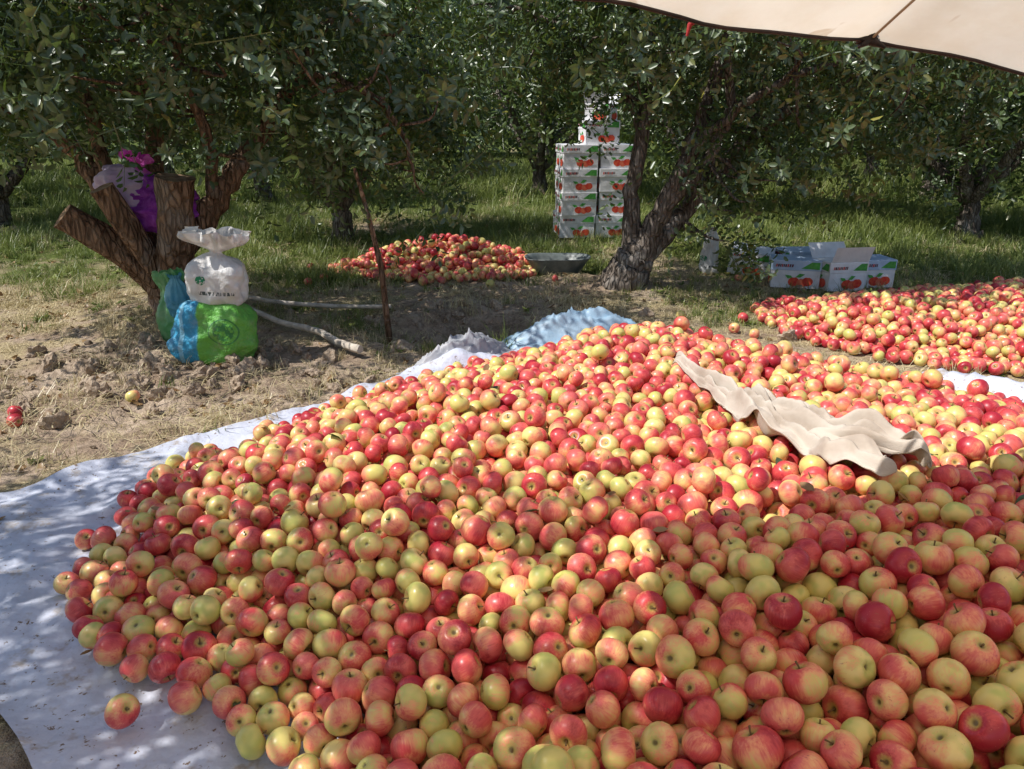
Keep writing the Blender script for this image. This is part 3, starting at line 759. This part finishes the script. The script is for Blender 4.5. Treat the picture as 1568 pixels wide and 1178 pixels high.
c=n.mix(n.math('MULTIPLY',bx,n.ramp(n.noise(n.mapping(co,(1,1,.2)),110,1),.5,.52)),c,(.08,.10,.10))
n.bsdf(c,.4,.4,n.bump(n.noise(co,16,5),.7,.025),.12);WP=m
bag('white_plastic_bag',(-1.83,4.66,gb+.345),[(0,.6,0),(.015,.9,0),(.08,1,0),(.18,1.02,.01),(.24,.93,.02),(.28,.62,.05),(.31,.24,.09),(.33,.2,.1),(.355,.5,.2),(.40,.85,.30),(.45,.95,.36)],.165,.125,WP,boxy=.5,wr=.12,seed=8,tilt=(.03,.06,.1))
GBG=simple('green_plastic',(.10,.40,.13),(.30,.50,.26),9,.3,.5,.6,20,.35)
BBG=simple('blue_plastic',(.05,.28,.44),(.20,.48,.56),9,.3,.5,.6,20,.3)
o=bag('hanging_plastic_bag',(-2.22,4.95,float(gz(-2.2,4.95))+.02),[(0,.3,.03),(.03,.8,.05),(.12,1,.07),(.25,.85,.1),(.36,.6,.13),(.44,.75,.18),(.50,.7,.22)],.12,.08,GBG,boxy=.9,wr=.3,seed=12,tilt=(0,-.08,0))
bag('blue_bag',(.06,-.05,.16),[(0,.3,.03),(.03,.8,.05),(.12,1,.08),(.22,.7,.12),(.28,.4,.15),(.31,.5,.2)],.09,.06,BBG,boxy=.9,wr=.3,seed=15,parent=o)
PUR=simple('purple_mesh',(.28,.03,.42),(.45,.10,.60),25,.6,.3,.8,120,.2);PNK=simple('pink_plastic',(.78,.06,.62),(.88,.3,.75),9,.4,.4,.6,20,.4)
WPK=simple('pale_plastic',(.72,.62,.76),(.58,.42,.66),9,.4,.4,.6,20,.2)
o=bag('purple_mesh_bag',(-2.60,5.60,.72),[(0,.4,0),(.04,.85,0),(.14,1,.02),(.26,.95,.03),(.34,.7,.05),(.38,.35,.08)],.28,.2,PUR,boxy=.85,wr=.28,seed=22,tilt=(0,.25,0))
bag('pale_bag',(-.20,-.03,.10),[(0,.4,0),(.04,.85,0),(.14,1,.03),(.24,.85,.05),(.30,.45,.08)],.20,.16,WPK,boxy=.85,wr=.28,seed=25,parent=o)
bag('pink_tie',(-.16,-.03,.36),[(0,.8,.05),(.03,.5,.1),(.06,.45,.2),(.10,.75,.35),(.13,.7,.5)],.12,.08,PNK,boxy=.9,wr=.35,seed=28,parent=o)
bag('white_sack',(2.02,7.75,float(gz(2.02,7.75))),[(0,.7,0),(.03,1,.02),(.2,.9,.05),(.34,.8,.06),(.42,.5,.1),(.46,.6,.15)],.085,.075,WP,boxy=.8,wr=.3,seed=31)

# ------------------------------------------------------------ cartons
m,nt=mat('carton_white');n=N(nt);co=n.coord()
n.bsdf(n.mix(n.ramp(n.noise(co,9,4),.4,.7),(.80,.80,.81),(.70,.69,.69)),.55,.3,n.bump(n.noise(co,10,3),.3,.03));CW=m
CB=simple('carton_blue',(.40,.52,.68),(.50,.60,.74),12,.5,.3)
PR=simple('print_red',(.60,.03,.03),(.72,.12,.05),25,.4);PG=simple('print_green',(.05,.28,.05),(.12,.40,.08),30,.4);PK=simple('print_dark',(.10,.04,.05),(.2,.05,.06),30,.5);PO=simple('print_orange',(.66,.10,.06),(.72,.20,.10),30,.4)
def carton(loc,rot,w=.46,d=.34,h=.29,lid=None,flaps=False,seed=0):
    rnd=random.Random(seed);bm=bmesh.new()
    def box(cx,cy,cz,sx,sy,sz,mi=0,bev=.004):
        r=bmesh.ops.create_cube(bm,size=1);vs=r['verts']
        for v in vs:v.co=Vector((v.co.x*sx+cx+rnd.uniform(-.004,.004),v.co.y*sy+cy,v.co.z*sz+cz))
        fs={f for v in vs for f in v.link_faces};es={e for v in vs for e in v.link_edges}
        for f in fs:f.material_index=mi
        rb=bmesh.ops.bevel(bm,geom=list(es),offset=bev,segments=2,profile=.5,affect='EDGES')
        for f in rb['faces']:f.material_index=mi
    box(0,0,h/2-.003,w-.012,d-.012,h-.006)
    lh=h*.36
    box(0,0,h-lh/2,w,d,lh,1 if lid else 0)
    def poly(face,pts,mi,off):
        vs=[]
        for a,b in pts:
            o_=off+.004 if b>h*.63 else off
            if face==0:c=(a,-d/2-o_,b)
            elif face==1:c=(-w/2-o_,-a,b)
            elif face==2:c=(w/2+o_,a,b)
            else:c=(-a,d/2+o_,b)
            vs.append(bm.verts.new(c))
        f=bm.faces.new(vs);f.material_index=mi
    def disc(face,cx,cz,r,mi,off,sq=1.0):
        poly(face,[(cx+r*math.cos(q*.3927)*(1+.06*math.cos(q*.785)),cz+sq*r*math.sin(q*.3927)*(1-.12*(q==4))) for q in range(16)],mi,off)
    for face,W in((0,w),(3,w),(1,d),(2,d)):
        q=W*.5;k=.9 if face in(0,3) else .75
        disc(face,-q*.05*k,h*.24,.048,2,.0005,.92);disc(face,q*.30*k,h*.21,.044,5,.0012,.92);disc(face,q*.55*k,h*.26,.046,2,.002,.92)
        poly(face,[(q*.0,h*.40),(q*.16,h*.54),(q*.38,h*.52),(q*.20,h*.40)],3,.0026)
        poly(face,[(-q*.30,h*.36),(-q*.42,h*.48),(-q*.18,h*.46),(-q*.1,h*.38)],3,.0032)
        poly(face,[(q*.20,h*.72),(q*.92,h*.70),(q*.92,h*.95),(q*.60,h*.95)],3,.0005)
        x=-q*.82
        for i in range(9):
            ww=rnd.uniform(.008,.016)
            if x+ww>q*.05:break
            poly(face,[(x,h*.76),(x+ww,h*.76),(x+ww+.004,h*.86),(x+.004,h*.86)],4 if i%3 else 2,.0005);x+=ww+.006
    if flaps:
        for sg,an in((-1,1.15),(1,.9)):
            y0=sg*d/2*.98;L=d*.5
            vs=[bm.verts.new((-w/2+.004,y0,h)),bm.verts.new((w/2-.004,y0,h)),bm.verts.new((w/2-.004,y0+sg*L*math.cos(an),h+L*math.sin(an))),bm.verts.new((-w/2+.004,y0+sg*L*math.cos(an),h+L*math.sin(an)))]
            bm.faces.new(vs)
    me=bpy.data.meshes.new('carton_box');bm.to_mesh(me);bm.free()
    for q in(CW,CB,PR,PG,PK,PO):me.materials.append(q)
    o=bpy.data.objects.new('carton_box',me);COL.objects.link(o);o.location=loc;o.rotation_euler=rot if isinstance(rot,tuple) else (0,0,rot)
    return o
def G(x,y):return float(gz(x,y))
s=0;g4=G(1.1,10.4)+.01
for row in range(4):
    for c_ in range(2):
        for dd in range(2):
            s+=1
            carton((.86+c_*.475+random.uniform(-.02,.02)-.02*dd,10.2+dd*.36+random.uniform(-.03,.03)+c_*.05,g4+row*.292),.10+random.uniform(-.07,.07),seed=s)
carton((1.12,10.32,g4+4*.292),.2,seed=50)
carton((1.14,10.30,g4+5*.292),-.5,w=.34,d=.3,h=.2,seed=51,flaps=True)
carton((2.42,7.72,G(2.4,7.7)+.02),(.1,.12,-.35),.42,.32,.25,seed=61)
carton((2.66,7.12,G(2.72,7.12)+.005),-.25,.44,.34,.26,lid=1,seed=62)
carton((2.92,7.62,G(3.0,7.6)+.01),.1,.44,.34,.26,lid=1,seed=63)
carton((3.02,6.98,G(3.1,7)+.005),.18,.38,.32,.26,seed=64,flaps=True)
carton((3.38,7.18,G(3.4,7.1)+.005),.05,.38,.33,.26,lid=1,seed=65)

# ------------------------------------------------------------ stake, fallen branches, basin
T=Tubes();g0=G(-.88,5.2)
T.add([(-.86,5.2,g0-.05),(-.88,5.2,g0+.25),(-.90,5.2,g0+.6),(-.97,5.22,g0+.95),(-1.06,5.3,g0+1.25)],[.024,.023,.021,.016,.012],8,True,.05)
T.obj('wooden_stake',[BARK])
DB=simple('dry_branch',(.46,.40,.33),(.66,.59,.50),15,.85,.2,.5,40)
def lying(name,pts,r0,r1):
    T=Tubes();pp=smooth_path([(a,b,0) for a,b in pts],6);zz=np.array([G(q[0],q[1]) for q in pp])
    zz=np.maximum(zz,np.convolve(np.pad(zz,2,'edge'),np.ones(5)/5,'valid'))
    P=[(q[0]+random.uniform(-.012,.012),q[1],z+r0+.045) for q,z in zip(pp,zz)]
    T.add(P,list(np.linspace(r0,r1,len(P))),8,True,.08);return T.obj(name,[DB])
lying('fallen_branch',[(-2.25,6.0),(-1.8,5.98),(-1.3,5.88),(-.95,5.86)],.020,.016)
lying('fallen_branch',[(-2.1,5.75),(-1.75,5.42),(-1.35,5.1),(-1.15,4.85),(-.98,4.68)],.018,.028)
CR=simple('basin_grey',(.10,.12,.12),(.20,.22,.21),10,.4)
cz=G(.45,7.5)+.01;cY=7.5;bv=[];pr=[(0,.20,0),(.03,.235,0),(.13,.30,0),(.155,.325,0),(.165,.33,0),(.160,.31,0),(.13,.285,0),(.03,.22,0),(.012,.15,0),(.010,.01,0)]
for z_,r_,_ in pr:
    for i in range(40):
        a=6.28318*i/40;bv.append((.45+r_*math.cos(a),cY+r_*.75*math.sin(a),cz+z_+.006*math.sin(3*a)))
mesh_obj('plastic_basin',bv,grid_faces(40,len(pr),True)+[tuple(reversed(range(40)))],[CR])

# ------------------------------------------------------------ parasol over the near side
apex=np.array((1.2,.3,2.42));rim=np.array([(.94,2.19,1.66),(2.7,2.4,1.5),(3.3,.3,1.6),(2.6,-1.7,1.7),(1,-2.1,1.7),(-.6,-1.5,1.75),(-1.0,.1,1.9),(-.6,1.69,1.84)])
v=[];RR=30;SS=24;nr=8*SS
for j in range(RR+1):
    f=j/RR
    for i in range(8):
        a,b=rim[i],rim[(i+1)%8]
        for s_ in range(SS):
            u=s_/SS;e_=a*(1-u)+b*u;mid=4*u*(1-u)
            p=apex*(1-f)+e_*f
            p[2]-=.09*mid*f*(1-.4*f); p[2]+=.10*f*(1-f)
            p[2]+=.008*math.sin(f*20+i*2+u*9)*mid+.010*abs(math.sin(u*13+i+f*3))*f*mid+.020*(float(vn(p[0]*6,p[1]*6,301))-.5)*mid
            p[:2]+=(apex[:2]-e_[:2])*.035*mid*f*f
            v.append(p)
m,nt=mat('parasol_fabric');n=N(nt);co=n.coord()
c=n.mix(n.ramp(n.noise(co,3,5,.6),.35,.7),(.88,.77,.62),(.78,.64,.47))
nz=n.noise(co,1.6,4,.7,1.5)
c=n.mix(n.math('MULTIPLY',n.ramp(nz,.54,.57),n.ramp(nz,.62,.58,0,.55)),c,(.55,.38,.22))
n.bsdf(c,.85,.1,n.bump(n.noise(co,8,4),.6,.04),.62)
par=mesh_obj('parasol',v,grid_faces(nr,RR+1,True),[m])
DK=simple('dark_strap',(.02,.015,.015),(.05,.03,.03),20,.6);MET=simple('pole_metal',(.45,.43,.4),(.55,.53,.5),9,.35,.5)
RED=simple('red_ribbon',(.30,.015,.02),(.4,.03,.03),20,.7)
T=Tubes();last=v[RR*nr:];last=[Vector(p)+Vector((0,0,-.003)) for p in last]+[Vector(last[0])]
T.add(last,[.005]*len(last),6,False);T.obj('hem',[DK],par)
T=Tubes()
for i in range(8):
    col=[Vector(v[j*nr+i*SS])+Vector((0,0,-.007)) for j in range(RR+1)];T.add(col,[.0035]*len(col),6,True)
T.obj('ribs',[simple('rib_brown',(.34,.24,.16),(.44,.32,.21),9,.5)],par)
T=Tubes()
for i in range(8):
    p=Vector(rim[i])
    for k in range(10):
        d=Vector((random.choice((-1,1))*random.uniform(.02,.05),random.uniform(-.02,.015),random.uniform(-.028,.024)))
        T.add([p-d*.3+Vector((0,-.02,.01)),p+Vector((0,-.01,-.004)),p+d],[.007,.014,.004],6,True,.2)
T.obj('corner_ties',[DK],par)
T=Tubes();T.add([(1.2,.3,-.0),(1.2,.3,2.44)],[.022,.02],12,True);T.obj('pole',[MET],par)
T=Tubes();q=Vector((.46,2.02,1.700));T.add([q+Vector((.03,0,.0)),q,q+Vector((-.015,0,-.012)),q+Vector((-.03,0,-.025)),q+Vector((-.035,0,-.05))],[.005,.009,.009,.006,.003],6,True);T.obj('ribbon',[RED],par)

# ------------------------------------------------------------ light, sky, camera
sunv=Vector((-.55,-.16,.82)).normalized()
L=bpy.data.lights.new('sun','SUN');L.energy=5.0;L.angle=math.radians(.5);L.color=(1,.965,.91)
lo=bpy.data.objects.new('sun',L);COL.objects.link(lo);lo.rotation_euler=(-sunv).to_track_quat('-Z','Y').to_euler()
w=bpy.data.worlds.new('World');scene.world=w;w.use_nodes=True;nt=w.node_tree;nt.nodes.clear()
sk=nt.nodes.new('ShaderNodeTexSky');sk.sky_type='NISHITA';sk.sun_disc=False
sk.sun_elevation=math.asin(sunv.z);sk.sun_rotation=math.atan2(sunv.x,sunv.y)
bg=nt.nodes.new('ShaderNodeBackground');bg.inputs[1].default_value=.15
ou=nt.nodes.new('ShaderNodeOutputWorld');nt.links.new(sk.outputs[0],bg.inputs[0]);nt.links.new(bg.outputs[0],ou.inputs[0])
cam=bpy.data.cameras.new('camera');cam.lens=26.68;cam.sensor_width=36;cam.clip_end=1000;cam.clip_start=.05
co_=bpy.data.objects.new('camera',cam);COL.objects.link(co_);co_.location=(0,0,1.45);co_.rotation_euler=(math.radians(90-19),0,0)
scene.camera=co_
scene.view_settings.view_transform='Standard';scene.view_settings.look='None';scene.view_settings.exposure=0
print('apples',len(MP))
